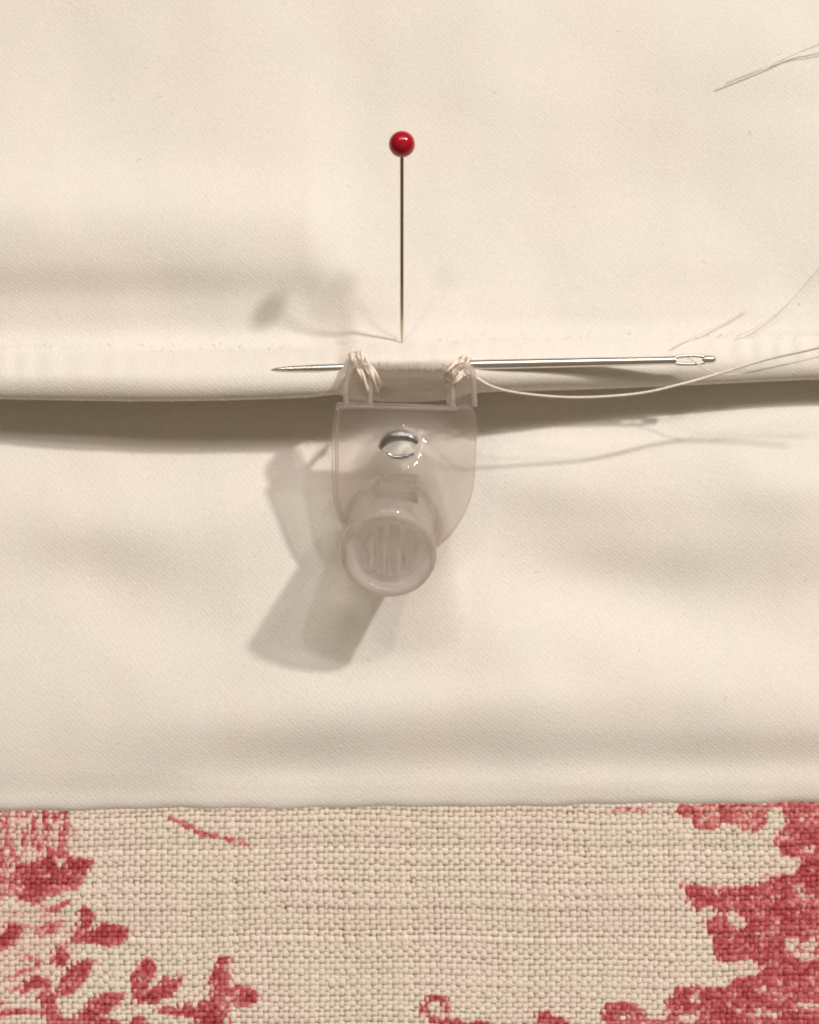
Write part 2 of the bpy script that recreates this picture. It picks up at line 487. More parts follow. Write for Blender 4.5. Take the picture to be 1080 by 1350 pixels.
lining = thing('curtain_lining', at(540, 470, 0), 'cream sateen curtain lining with a rod pocket fold lying over printed linen', 'curtain lining')
i_seam = int(np.searchsorted(rowseg, 7))
i_tuck = int(np.searchsorted(rowseg, 15))
link('upper_panel', grid_mesh('upper_panel', CL[:i_seam + 1]), M_cloth, lining)
link('rod_pocket', grid_mesh('rod_pocket', CL[i_seam:i_tuck + 1]), M_cloth, lining)
link('lower_panel', grid_mesh('lower_panel', CL[i_tuck:]), M_cloth, lining)


def surf(px, py, lo_seg=0.0, hi_seg=12.5):
    """height of the visible cloth at a photo position"""
    c = int(np.clip(round((px + 170) / 3.5), 0, len(PX) - 1))
    ok = (rowseg >= lo_seg) & (rowseg <= hi_seg)
    r = np.where(ok)[0]
    return float(PZ[r[np.argmin(np.abs(PY[r, c] - py))], c])


# hem stitches that show along the seam on the left
for sx_ in (26, 66, 108, 152, 212, 262, 318, 352):
    sy_ = 462 + random.uniform(-1, 1)
    bm = bmesh.new()
    z = surf(sx_, sy_) + .012
    tubes_bm(bm, smooth_path([at(sx_ - 5, sy_ + 5, z - .01), at(sx_ - 1, sy_ + 1, z + .004), at(sx_ + 4, sy_ - 4, z - .015)], 3), .010, 6)
    bm_obj('stitch', bm, M_fibre, lining)

# loose fibres: nap on the pocket and the lifted turn
bm = bmesh.new()


def hair(px, py, z, ln, ang, r=.0035):
    p = at(px, py, z)
    d = Vector((math.cos(ang), math.sin(ang), random.uniform(-.1, .5)))
    q = p + d * ln * .5 + Vector((random.uniform(-.3, .3), random.uniform(-.3, .3), .2)) * ln * .3
    tubes_bm(bm, [p, q, p + d * ln], [r, r * .8, r * .4], 3, False)


for k in range(70):
    px = random.uniform(478, 598)
    py = random.uniform(468, 487)
    hair(px, py, surf(px, py, 7, 11.5) - .003, random.uniform(.03, .08), random.uniform(-2.2, -.9))
for k in range(60):
    px = random.uniform(0, 1080)
    c = int((px + 170) / 3.5)
    py = PY[np.argmin(abs(rowseg - 7)), c] + random.uniform(-4, 5)
    hair(px, py, surf(px, py, 5, 9), random.uniform(.03, .09), random.uniform(.3, 2.8))
for k in range(90):
    px = random.uniform(0, 1080)
    c = int((px + 170) / 3.5)
    r_ = np.argmin(abs(rowseg - 12))
    hair(px, PY[r_, c], PZ[r_, c], random.uniform(.02, .05), random.uniform(-2.5, -.6), .003)
for k in range(46):
    px, py = random.uniform(20, 1070), random.choice([random.uniform(20, 420), random.uniform(620, 1040)])
    up_ = py < 430
    hair(px, py, surf(px, py, 0 if up_ else 16, 6 if up_ else 24), random.uniform(.03, .10), random.uniform(0, 6.28), .0026)
fz = bm_obj('stray_fibres', bm, M_fibre, lining)
fz['kind'] = 'stuff'

# ------------------------------------------------------------------ printed linen: a real plain weave
X0, X1, Y0, Y1 = -180, 1260, 1030, 1470
H, Wd = Y1 - Y0, X1 - X0
gy, gx = np.mgrid[Y0:Y1, X0:X1].astype(float)


def vnoise(scale, seed, sx=1.0, sy=1.0):
    r = np.random.default_rng(seed)
    gh, gw = int(H / (scale * sy)) + 4, int(Wd / (scale * sx)) + 4
    g = r.random((gh, gw))
    yy = (gy - Y0) / (scale * sy); xx = (gx - X0) / (scale * sx)
    iy, ix = yy.astype(int), xx.astype(int)
    fy, fx = yy - iy, xx - ix
    fy = fy * fy * (3 - 2 * fy); fx = fx * fx * (3 - 2 * fx)
    return (g[iy, ix] * (1 - fy) * (1 - fx) + g[iy + 1, ix] * fy * (1 - fx) + g[iy, ix + 1] * (1 - fy) * fx + g[iy + 1, ix + 1] * fy * fx)


wx = gx + (vnoise(9, 1) - .5) * 7
wy = gy + (vnoise(9, 2) - .5) * 7
MASK = np.zeros((H, Wd))


def poly(pts, v=1.0, op=max):
    pts = np.array(pts, float)
    inside = np.zeros((H, Wd), bool)
    j = len(pts) - 1
    for i in range(len(pts)):
        xi, yi = pts[i]; xj, yj = pts[j]
        if yi != yj:
            c = ((yi > wy) != (yj > wy)) & (wx < (xj - xi) * (wy - yi) / (yj - yi) + xi)
            inside ^= c
        j = i
    if op is max:
        MASK[inside] = np.maximum(MASK[inside], v)
    else:
        MASK[inside] = v


def stroke(pts, w, v=1.0, w2=None):
    w2 = w if w2 is None else w2
    n = len(pts) - 1
    for i in range(n):
        (xa, ya), (xb, yb) = pts[i], pts[i + 1]
        L2 = (xb - xa) ** 2 + (yb - ya) ** 2 + 1e-6
        t = np.clip(((wx - xa) * (xb - xa) + (wy - ya) * (yb - ya)) / L2, 0, 1)
        d = np.hypot(wx - xa - t * (xb - xa), wy - ya - t * (yb - ya))
        ww = w + (w2 - w) * (i + t) / n
        m = d < ww / 2
        MASK[m] = np.maximum(MASK[m], v)


def ell(cx, cy, rx, ry, ang=0, v=1.0, ring=None, force=False):
    c, s = math.cos(math.radians(ang)), math.sin(math.radians(ang))
    dx, dy = wx - cx, wy - cy
    q = np.hypot((dx * c + dy * s) / rx, (-dx * s + dy * c) / ry)
    m = q < 1
    if ring:
        m &= q > ring
    if force:
        MASK[m] = v
    else:
        MASK[m] = np.maximum(MASK[m], v)


# left motif
ell(45, 1125, 62, 70, 0, .14)
ell(30, 1215, 60, 24, -12, .10)
ell(40, 1255, 70, 40, -20, .10)
for pts, w in (([(2, 1062), (8, 1095), (18, 1140)], 7), ([(20, 1066), (26, 1078)], 6), ([(40, 1066), (46, 1095), (52, 1120)], 6),
               ([(32, 1098), (35, 1125)], 7), ([(46, 1098), (50, 1120)], 7), ([(60, 1066), (64, 1092), (62, 1112)], 6),
               ([(70, 1070), (74, 1082)], 5), ([(88, 1070), (86, 1090), (80, 1108), (76, 1120)], 7), ([(8, 1100), (15, 1122), (20, 1136)], 6),
               ([(80, 1068), (100, 1062)], 4), ([(0, 1118), (6, 1145)], 8), ([(-20, 1070), (-12, 1140)], 9), ([(-45, 1070), (-30, 1150)], 8),
               ([(68, 1125), (84, 1124)], 14)):
    stroke(pts, w, .78)
poly([(12, 1150), (20, 1143), (40, 1134), (62, 1129), (73, 1136), (80, 1144), (90, 1131), (123, 1131), (112, 1160), (98, 1172), (70, 1181), (40, 1190), (22, 1185), (12, 1168)], .95)
poly([(-60, 1150), (12, 1150), (14, 1178), (-10, 1190), (-60, 1185)], .6)
ell(77, 1141, 5, 4, 0, .1, force=True); ell(101, 1153, 7, 3, 40, .35, force=True); ell(60, 1153, 8, 2.5, -25, .4, force=True)
stroke([(52, 1200), (75, 1196), (94, 1188)], 5, .7, 3)
stroke([(48, 1222), (84, 1214)], 5, .5); stroke([(52, 1233), (78, 1222)], 7, .55); stroke([(62, 1206), (82, 1204)], 4, .4)
stroke([(20, 1222), (36, 1220)], 4, .4); stroke([(30, 1205), (60, 1208)], 3, .3)
poly([(-30, 1238), (0, 1232), (14, 1218), (27, 1220), (22, 1240), (8, 1252), (-30, 1252)], .85)
poly([(103, 1199), (112, 1196), (126, 1199), (124, 1211), (114, 1226), (104, 1240), (94, 1241), (94, 1226), (102, 1222)], .95)
ell(143, 1231, 27, 15, -8); poly([(95, 1228), (120, 1226), (140, 1220), (140, 1244), (118, 1242), (95, 1240)], .95)
poly([(72, 1248), (88, 1240), (91, 1252), (86, 1270), (76, 1275), (68, 1264)], .85)
poly([(129, 1262), (120, 1282), (104, 1300), (88, 1314), (72, 1315), (78, 1298), (88, 1278), (104, 1266)])
poly([(166, 1304), (156, 1324), (138, 1336), (120, 1343), (98, 1344), (104, 1332), (122, 1316), (140, 1307)])
stroke([(40, 1296), (54, 1296), (60, 1316), (66, 1334), (76, 1352)], 17, .9, 22)
stroke([(28, 1308), (42, 1300)], 10, .7); stroke([(-40, 1345), (30, 1332), (60, 1336)], 12, .7, 9); stroke([(10, 1290), (36, 1280), (52, 1268)], 5, .5)
stroke([(30, 1262), (50, 1264), (50, 1273)], 6, .55); stroke([(8, 1306), (26, 1300)], 6, .5); stroke([(76, 1352), (100, 1350), (150, 1350)], 16, .9)
stroke([(-30, 1300), (4, 1322)], 8, .6); stroke([(-20, 1276), (-4, 1290)], 7, .5)
poly([(189, 1263), (199, 1262), (204, 1278), (198, 1300), (190, 1320), (178, 1323), (173, 1305), (172, 1284)], .95)
poly([(243, 1279), (238, 1298), (222, 1316), (196, 1324), (188, 1316), (202, 1302), (214, 1288)], .95)
poly([(290, 1262), (301, 1261), (304, 1282), (298, 1304), (292, 1324), (279, 1312), (272, 1294), (280, 1278)], .95)
ell(317, 1313, 23, 14, 6); poly([(262, 1320), (284, 1312), (298, 1312), (302, 1330), (296, 1356), (256, 1356), (260, 1334)], .95)
ell(312, 1308, 6, 2.5, 30, .4, force=True)
stroke([(204, 1332), (228, 1334), (262, 1336)], 6, .8, 12); ell(246, 1327, 7, 6, 0, .9); ell(182, 1350, 14, 10, 0, .95)
stroke([(165, 1330), (178, 1328)], 3, .35)
# dashes
stroke([(207, 1068), (216, 1070)], 4, .6)
stroke([(222, 1079), (240, 1085), (262, 1096), (286, 1103)], 5, .75, 5); stroke([(244, 1088), (266, 1098)], 8, .8)
stroke([(298, 1104), (312, 1108), (328, 1113)], 6, .75, 4)
stroke([(806, 1065), (818, 1068), (828, 1067)], 4, .7); stroke([(840, 1066), (860, 1062)], 4, .6)
# right motif
poly([(888, 1070), (900, 1058), (962, 1058), (957, 1080), (945, 1091), (918, 1092), (914, 1083), (900, 1077)], .42)
poly([(955, 1056), (965, 1086), (980, 1096), (1000, 1095), (1008, 1080), (1014, 1070), (1040, 1066), (1040, 1056)], .48)
stroke([(890, 1069), (912, 1078), (918, 1090), (945, 1091), (958, 1078)], 4, .85)
stroke([(955, 1070), (968, 1086), (982, 1095), (1000, 1094), (1008, 1080)], 4, .85)
for k in range(26):
    x_, y_ = random.uniform(900, 1005), random.uniform(1060, 1086)
    stroke([(x_, y_), (x_ + random.uniform(5, 12), y_ + random.uniform(-3, 3))], 3, .8)
poly([(1320, 1050), (1024, 1054), (1030, 1068), (1040, 1088), (1022, 1098), (1019, 1112), (1033, 1127), (1052, 1129), (1058, 1140), (1050, 1150),
      (1040, 1152), (1034, 1146), (1020, 1158), (1000, 1162), (996, 1170), (985, 1166), (899, 1167), (910, 1190), (918, 1200), (938, 1192), (950, 1206), (928, 1210),
      (932, 1226), (942, 1246), (946, 1270), (968, 1272), (984, 1262), (1004, 1274), (1000, 1284), (968, 1290), (952, 1300), (925, 1301), (896, 1299),
      (884, 1314), (874, 1328), (878, 1342), (850, 1350), (846, 1480), (1320, 1480)], .86)
for e_ in ((963, 1207, 7, 10, 0), (975, 1216, 8, 7, 0), (978, 1275, 20, 9, -10), (1045, 1246, 9, 8, 0), (1068, 1245, 12, 8, 0), (1062, 1262, 18, 7, 10), (1035, 1104, 7, 4, 0),
           (1000, 1303, 9, 5, 0), (916, 1316, 7, 6, 0), (1055, 1176, 5, 10, 0), (1068, 1182, 6, 4, 0), (946, 1172, 4, 14, 10), (905, 1344, 16, 5, 0), (1012, 1335, 20, 4, 5),
           (1066, 1120, 5, 6, 0), (1034, 1078, 6, 8, 0), (1065, 1326, 14, 4, 0)):
    ell(*e_[:5], .10, force=True)
for k in range(110):
    x_, y_ = random.uniform(990, 1230), random.uniform(1066, 1440)
    if k % 2:
        x_, y_ = random.uniform(900, 1230), random.uniform(1285, 1440)
    ell(x_, y_, random.uniform(2, 7), random.uniform(1.5, 3.5), random.uniform(-40, 40), random.uniform(.15, .5), force=True)
# bottom middle
ell(576, 1330, 20, 20, 0, .85, ring=.62); ell(584, 1334, 8, 10, 0, .2, force=True); stroke([(590, 1344), (612, 1352), (640, 1350)], 9, .8)
ell(715, 1338, 10, 7, 0, .75); ell(728, 1352, 22, 12, 0, .85); ell(822, 1338, 28, 17, 0, .8, ring=.35); ell(818, 1328, 22, 8, 0, .85)
stroke([(850, 1346), (885, 1345)], 7, .8); ell(700, 1385, 180, 34, 0, .8); ell(120, 1390, 260, 30, 0, .75); ell(420, 1420, 120, 24, 10, .7)

speck = vnoise(3.2, 7) * .55 + vnoise(7, 8) * .45
MASK = np.where(MASK > .02, np.clip(MASK * (1.30 - .85 * np.clip(speck - .18, 0, 1)), 0, 1), 0)
MASK = MASK * (.62 + .62 * vnoise(22, 41))
MASK = np.where((speck > .66) & (MASK > .1), MASK * .35, MASK)
# ink bleeds a little into the threads
for _ in range(3):
    MASK = (MASK + np.roll(MASK, 1, 0) + np.roll(MASK, -1, 0) + np.roll(MASK, 1, 1) + np.roll(MASK, -1, 1)) / 5
fib = vnoise(2.2, 31, 1.0, 2.4) * .5 + vnoise(2.2, 32, 2.4, 1.0) * .5
MASK = np.clip(MASK * (1.72 - 1.55 * fib), 0, 1) * (MASK > .03)


def ink_at(px, py):
    ix = np.clip((px - X0).astype(int), 0, Wd - 1)
    iy = np.clip((py - Y0).astype(int), 0, H - 1)
    return MASK[iy, ix]


SPX, SPY = 6.9, 7.2
wpx = np.arange(-150, 1236, SPX); nw = len(wpx)           # warp threads run up the picture
wpy = np.arange(1038, 1452, SPY); nf = len(wpy)           # weft threads run across
rs = np.random.default_rng(11)
wpx = wpx + rs.normal(0, .36, nw)
wpy = wpy + rs.normal(0, .34, nf)
wr = np.clip(.0385 * (1 + rs.normal(0, .11, nw)), .030, .050)
fr = np.clip(.0415 * (1 + rs.normal(0, .13, nf)), .032, .056)
for k in (19, 22, 31, 36):
    if k < nf:
        fr[k] = .052
AMP = .009
LZ = .02
SIDES = 6
SUB = 4


def weave(cross_pos, own_pos, radii, vertical, tone_seed):
    """threads of one direction; returns vertices, faces, ink, tone"""
    r = np.random.default_rng(tone_seed)
    n_own, n_cr = len(own_pos), len(cross_pos)
    t = np.linspace(0, n_cr - 1, (n_cr - 1) * SUB + 1)
    along = np.interp(t, np.arange(n_cr), cross_pos)
    m = len(t)
    idx = np.arange(n_own)[:, None]
    sgn = np.where((idx % 2) == 0, 1.0, -1.0) * (1 if vertical else -1)
    zc = LZ + AMP * sgn * np.cos(math.pi * t)[None, :]
    sway = np.cumsum(r.normal(0, .12, (n_own, m)), axis=1)
    sway = sway - np.linspace(0, 1, m)[None, :] * sway[:, -1:]
    sway = np.clip(sway, -1.3, 1.3)
    thick = 1 + .15 * np.interp(np.arange(m)[None, :].repeat(n_own, 0).ravel() + (idx * 977 % 5000).repeat(m, 1).ravel(),
                                np.arange(0, 12000, 6), r.normal(0, 1, 2000)).reshape(n_own, m)
    rad = radii[:, None] * np.clip(thick, .70, 1.45)
    own = own_pos[:, None] + sway
    al = np.broadcast_to(along[None, :], own.shape)
    PXc, PYc = (own, al) if vertical else (al, own)
    # the whole weave drifts a little out of true
    PXc = PXc + 1.8 * np.sin(PYc * .019 + PXc * .004) + 1.0 * np.sin(PXc * .033 + PYc * .011)
    PYc = PYc + 2.0 * np.sin(PXc * .008 + 1) + 1.1 * np.sin(PXc * .027 + PYc * .02 + 2)
    C = at_arr(PXc, PYc, zc)
    d = np.gradient(C, axis=1)
    d /= np.linalg.norm(d, axis=2, keepdims=True)
    side = np.cross(d, np.array([0, 0, 1.0])); side /= np.linalg.norm(side, axis=2, keepdims=True)
    upv = np.cross(side, d)
    th = np.arange(SIDES) / SIDES * 2 * math.pi + math.pi / 6
    V = (C[:, :, None, :] + rad[:, :, None, None] * (1.06 * np.cos(th)[None, None, :, None] * side[:, :, None, :]
                                                     + .35 * np.sin(th)[None, None, :, None] * upv[:, :, None, :]))
    base = (np.arange(n_own) * m * SIDES)[:, None, None] + (np.arange(m - 1) * SIDES)[None, :, None]
    j = np.arange(SIDES)[None, None, :]; j2 = (j + 1) % SIDES
    F = np.stack([base + j, base + j2, base + SIDES + j2, base + SIDES + j], -1).reshape(-1, 4)
    ox = rad[:, :, None] * 106 * np.cos(th)[None, None, :]
    ink = ink_at(PXc[:, :, None] + (ox if vertical else 0), PYc[:, :, None] + (0 if vertical else ox))
    ink = ink * np.clip(1.12 - .24 * r.random((n_own, m)) - .10 * np.clip((zc - LZ) / AMP, 0, 1), 0, 1.1)[:, :, None]
    tone = np.clip(.55 + r.normal(0, .13 if vertical else .21, (n_own, 1)) + .10 * r.normal(0, 1, (n_own, m)), 0, 1)
    return V.reshape(-1, 3), F, ink.ravel(), np.repeat(tone.ravel(), SIDES)


Va, Fa, Ia, Ta = weave(wpy, wpx, wr, True, 21)
Vb, Fb, Ib, Tb = weave(wpx, wpy, fr, False, 22)
V = np.concatenate([Va, Vb]); F = np.concatenate([Fa, Fb + len(Va)])
linen = thing('printed_linen', at(540, 1200, 0), 'beige linen with a red floral toile print showing below the cream lining', 'printed fabric')
me = mesh_np('woven_threads', V, F)
for nm, arr in (('ink', np.concatenate([Ia, Ib])), ('tone', np.concatenate([Ta, Tb]))):
    at_ = me.attributes.new(nm, 'FLOAT', 'POINT')
    at_.data.foreach_set('value', arr.astype(np.float32))
o = link('woven_threads', me, M_linen, linen)
o['kind'] = 'stuff'
bm = bmesh.new()
gp = [bm.verts.new(at(x, y, -.010)) for x, y in ((-150, 1040), (-150, 1450), (1236, 1450), (1236, 1040))]
gq = [bm.verts.new(v.co - Vector((0, 0, .05))) for v in gp]
bm.faces.new(gp); bm.faces.new(gq[::-1])
for k in range(4):
    bm.faces.new((gp[k], gq[k], gq[(k + 1) % 4], gp[(k + 1) % 4]))
bm_obj('gap_backing', bm, M_fibre, linen, smooth=False)  # unseen pale sheet added under the weave to brighten its gaps

# ------------------------------------------------------------------ clear plastic connector
conn = thing('cord_connector', at(530, 560, .3), 'clear plastic cord connector with open barrel sewn under the curtain fold', 'plastic connector')
PN = math.radians(18)                       # the plate leans, its top further from the cloth
pu = Vector((0, math.cos(PN), math.sin(PN)))  # up along the plate
pn = Vector((0, -math.sin(PN), math.cos(PN)))
px_ = Vector((1, 0, 0))
PC = at(532, 560, 1.30)                     # a point on its front face
TH = .34                                    # plate thickness


def on_plate(px, py, depth=0.0):
    """where the sight line through a photo position meets the plate's front"""
    p0 = Vector(CAMLOC.tolist())
    d = (at(px, py, 0) - p0)
    t = (PC - p0).dot(pn) / d.dot(pn)
    return p0 + d * t - pn * depth


outer = [(443, 531), (530, 533), (606, 536), (616, 533), (625, 541), (629, 560), (628, 600), (625, 640), (616, 672), (598, 702), (578, 722), (552, 736), (520, 742), (486, 734),
         (462, 712), (446, 684), (438, 650), (437, 600), (438, 560)]


def plate_poly(bm, pts, d0, d1, hole=None, bevel=.03):
    a = [bm.verts.new(on_plate(x, y, d0)) for x, y in pts]
    b = [bm.verts.new(on_plate(x, y, d0) - pn * (d1 - d0)) for x, y in pts]
    n = len(a)
    fs = []
    if hole:
        cx, cy, r, hn, ry = hole
        ha = []; hb = []
        for k in range(hn):
            an = 2 * math.pi * k / hn
            q = on_plate(cx + r * math.cos(an), cy - r * ry * math.sin(an), d0)
            ha.append(bm.verts.new(q)); hb.append(bm.verts.new(q - pn * (d1 - d0)))
        for loop in (a, b):
            h = ha if loop is a else hb
            ed = []
            for L_ in (loop, h):
                for k in range(len(L_)):
                    v1, v2 = L_[k], L_[(k + 1) % len(L_)]
                    ed.append(bm.edges.get((v1, v2)) or bm.edges.new((v1, v2)))
            bmesh.ops.triangle_fill(bm, edges=ed, use_beauty=True, use_dissolve=False)
        for k in range(hn):
            bm.faces.new((ha[k], ha[(k + 1) % hn], hb[(k + 1) % hn], hb[k]))
    else:
        bm.faces.new(a); bm.faces.new(b[::-1])
    for k in range(n):
        bm.faces.new((a[k], a[(k + 1) % n], b[(k + 1) % n], b[k]))


def bevel_outer(bm, w=.03, ang=50):
    bmesh.ops.recalc_face_normals(bm, faces=bm.faces)
    es = [e for e in bm.edges if len(e.link_faces) == 2 and e.calc_face_angle(0) > math.radians(ang)]
    bmesh.ops.bevel(bm, geom=es, offset=w, segments=2, profile=.6, affect='EDGES')


bm = bmesh.new()
out2 = [(p.x, p.y) for p in smooth_path([Vector((x, y, 0)) for x, y in outer[4:]] + [Vector((443, 531, 0))], 3)]
out2 += [(530, 533), (606, 536), (616, 533)]
plate_poly(bm, out2, 0, TH, hole=(527, 589, 25, 28, .62))
bevel_outer(bm, .045)
# the body swells smoothly towards the barrel
bmesh.ops.triangulate(bm, faces=[f for f in bm.faces if f.normal.dot(pn) > .98])
for _ in range(4):
    es = [e for e in bm.edges if e.calc_length() > .07 and all(f.normal.dot(pn) > .98 for f in e.link_faces)]
    bmesh.ops.subdivide_edges(bm, edges=es, cuts=1, use_grid_fill=True)
    bmesh.ops.triangulate(bm, faces=[f for f in bm.faces if len(f.verts) > 3 and f.normal.dot(pn) > .98])
DC = on_plate(536, 634)
for v in bm.verts:
    if (v.co - PC).dot(pn) > -.02:
        dx_, dy_ = (v.co - DC).dot(px_) / .92, (v.co - DC).dot(pu) / 1.02
        q = math.hypot(dx_, dy_)
        if q < 1:
            v.co += pn * .30 * (.5 + .5 * math.cos(math.pi * q)) * (1 + .25 * math.sin(5 * dx_ + 2) * math.cos(4 * dy_))
bm_obj('plate', bm, M_plastic, conn, sharp=40)
# raised rim of the plate's left and top edge
bm = bmesh.new()
tubes_bm(bm, smooth_path([on_plate(x, y, -.01) for x, y in ((604, 540), (540, 538), (452, 537), (446, 545), (444, 600), (447, 660), (456, 690))], 5), .022, 8)
bm_obj('rim', bm, M_plastic, conn)

# two tabs above the plate that take the stitches
for pts in ([(456, 538), (453, 520), (457, 496), (462, 480), (474, 474), (486, 479), (489, 496), (488, 536)],
            [(590, 540), (591, 515), (594, 492), (602, 480), (616, 480), (624, 492), (626, 515), (624, 540)]):
    cx = sum(p[0] for p in pts) / 8
    bm = bmesh.new()
    sp = smooth_path([Vector((x, y, 0)) for x, y in pts], 4)
    plate_poly(bm, [(p.x, p.y) for p in sp], .03, TH - .05, hole=(cx + 1, 496, 7.5, 14, .9))
    bevel_outer(bm, .015)
    bm_obj('tab', bm, M_plastic, conn, sharp=40)

for pts in (((457, 537), (455, 512), (461, 488), (475, 479), (487, 490), (488, 534)), ((597, 537), (597, 510), (603, 487), (614, 481), (624, 493), (626, 536))):
    bm = bmesh.new()
    tubes_bm(bm, smooth_path([on_plate(x, y, .03) for x, y in pts], 8), .034, 12)
    bm_obj('loop', bm, M_barrel, conn, sharp=60)

# spring steel clip behind the plate's round hole
bm = bmesh.new()
arc = []
for k in range(15):
    an = math.radians(168 - 132 * k / 14)
    arc.append(on_plate(528 + 28 * math.cos(an), 600 - 24 * math.sin(an), .15))
tubes_bm(bm, arc, [.012 + .050 * math.sin(math.pi * (k + .6) / 15.4) for k in range(15)], 10, flat=.6)
bm_obj('spring_clip', bm, M_spring, conn)
bm = bmesh.new()
tubes_bm(bm, smooth_path([on_plate(x, y, .06) for x, y in ((510, 597), (520, 603), (534, 602), (546, 598))], 4), [.014] * 4 + [.026] * 6 + [.016] * 3, 8, flat=.6)
bm_obj('spring_tongue', bm, M_spring, conn)
# barrel: open towards the viewer, leaning down
ax = Vector((-.03, -math.sin(math.radians(36)), math.cos(math.radians(36)))).normalized()
CE = at(512, 732, 1.75)
bx = Vector((1, 0, 0)); bx = (bx - ax * bx.dot(ax)).normalized()
by = ax.cross(bx)


def lathe(bm, prof, n=64, ex=1.0):
    rings = []
    for (s, r) in prof:                     # s measured from the open end, negative = inwards
        c = CE + ax * s
        if r < 1e-5:
            rings.append([bm.verts.new(c)])
        else:
            rings.append([bm.verts.new(c + (bx * math.cos(2 * math.pi * k / n) + by * math.sin(2 * math.pi * k / n)) * r) for k in range(n)])
    for a, b in zip(rings, rings[1:]):
        for k in range(n):
            k2 = (k + 1) % n
            if len(a) == 1:
                bm.faces.new((a[0], b[k], b[k2]))
            elif len(b) == 1:
                bm.faces.new((a[k], b[0], a[k2]))
            else:
                bm.faces.new((a[k], b[k], b[k2], a[k2]))


bm = bmesh.new()
lathe(bm, [(-1.30, 0), (-1.30, .46), (-1.26, .53), (-1.08, .555), (-1.04, .585), (-.96, .585), (-.92, .555), (-.14, .575), (-.08, .590), (-.03, .585), (0, .555), (.006, .52), (-.01, .48),
           (-.05, .455), (-.10, .44), (-.50, .41), (-.56, .37), (-.58, .28), (-.58, 0)])
bm_obj('barrel', bm, M_barrel, conn, sharp=38)


def slab(bm, cx, hw, s0, s1, y0, y1):
    vs = []
    for s in (s0, s1):
        for (u, v) in ((cx - hw, y0), (cx + hw, y0), (cx + hw * .9, y1), (cx - hw * .9, y1)):
            vs.append(bm.verts.new(CE + bx * u + by * v + ax * s))
    for f in ((0, 1, 2, 3), (4, 7, 6, 5), (0, 4, 5, 1), (1, 5, 6, 2), (2, 6, 7, 3), (3, 7, 4, 0)):
        bm.faces.new([vs[i] for i in f])


for cx_, r_, h_ in ((-.24, .045, .26), (-.09, .06, .36), (.07, .085, .37), (.25, .04, .25)):
    bm = bmesh.new()
    tubes_bm(bm, [CE + bx * cx_ + by * (h_ * (k / 6 - 1)) + ax * (-.16) for k in range(13)], [r_ * (.75 + .25 * math.sin(math.pi * k / 12)) for k in range(13)], 20)
    bm_obj('rib', bm, M_barrel, conn, sharp=60)
# locking block on the upper side of the barrel
bm = bmesh.new()
slab(bm, .10, .26, -1.00, -.46, .48, .66)
bevel_outer(bm, .03)
bm_obj('locking_block', bm, M_plastic, conn, sharp=40)

# ------------------------------------------------------------------ stitches that hold the tabs
def strand(bm, pts, r=.022, n=7):
    """two-ply thread: two fine plies twisted round each other"""
    path = smooth_path(pts, n)
    L_ = 0
    for ply in (0, 1):
        q = []
        s = 0
        for k, p in enumerate(path):
            if k:
                s += (p - path[k - 1]).length
            t = (path[min(k + 1, len(path) - 1)] - path[max(k - 1, 0)]).normalized()
            a = t.cross(Vector((0, 0, 1)))
            a = a.normalized() if a.length > 1e-4 else Vector((1, 0, 0))
            b = t.cross(a)
            ph = s * 9 + ply * math.pi
            q.append(p + (a * math.cos(ph) + b * math.sin(ph)) * r * .55)
        tubes_bm(bm, q, r * .60, 8)


sl = thing('tacking_stitch', at(478, 488, 1.04), 'cream thread stitches through the left tab of the clear connector', 'stitch', 'stitches holding the connector tabs')
for pts in ([(463, 466, 0.95), (468, 478, 1.36), (477, 494, 1.50), (484, 512, 1.44), (485, 524, 1.26)],
            [(470, 464, 0.94), (479, 478, 1.38), (488, 492, 1.50), (494, 506, 1.40), (497, 516, 0.94)],
            [(474, 464, 0.96), (483, 476, 1.34), (492, 489, 1.44), (498, 502, 1.34), (500, 510, 0.90)]):
    bm = bmesh.new(); strand(bm, [at(*p) for p in pts], .031); bm_obj('strand', bm, M_thread, sl)
sr = thing('tacking_stitch', at(605, 492, 1.04), 'tangled cream thread stitches through the right tab of the clear connector', 'stitch', 'stitches holding the connector tabs')
for pts in ([(607, 468, .98), (600, 479, 1.30), (590, 491, 1.38), (584, 504, .98)],
            [(613, 469, .98), (607, 482, 1.36), (596, 495, 1.46), (588, 508, 1.0)],
            [(619, 472, .98), (614, 486, 1.38), (604, 499, 1.50), (596, 509, 1.40), (593, 522, 1.32), (592, 534, 1.25)],
            [(592, 488, 1.30), (603, 490, 1.46), (614, 494, 1.42), (622, 496, 1.10)]):
    bm = bmesh.new(); strand(bm, [at(*p) for p in pts], .031); bm_obj('strand', bm, M_thread, sr)

# ------------------------------------------------------------------ needle
ndl = thing('sewing_needle', at(650, 480, .85), 'silver tapestry needle pushed sideways through the curtain fold', 'needle')
NA, NB = at(357, 487, .97), at(936, 474, .97)
nd = (NB - NA)
NL = nd.length
nd.normalize()


def npt(s):
    return NA + nd * s


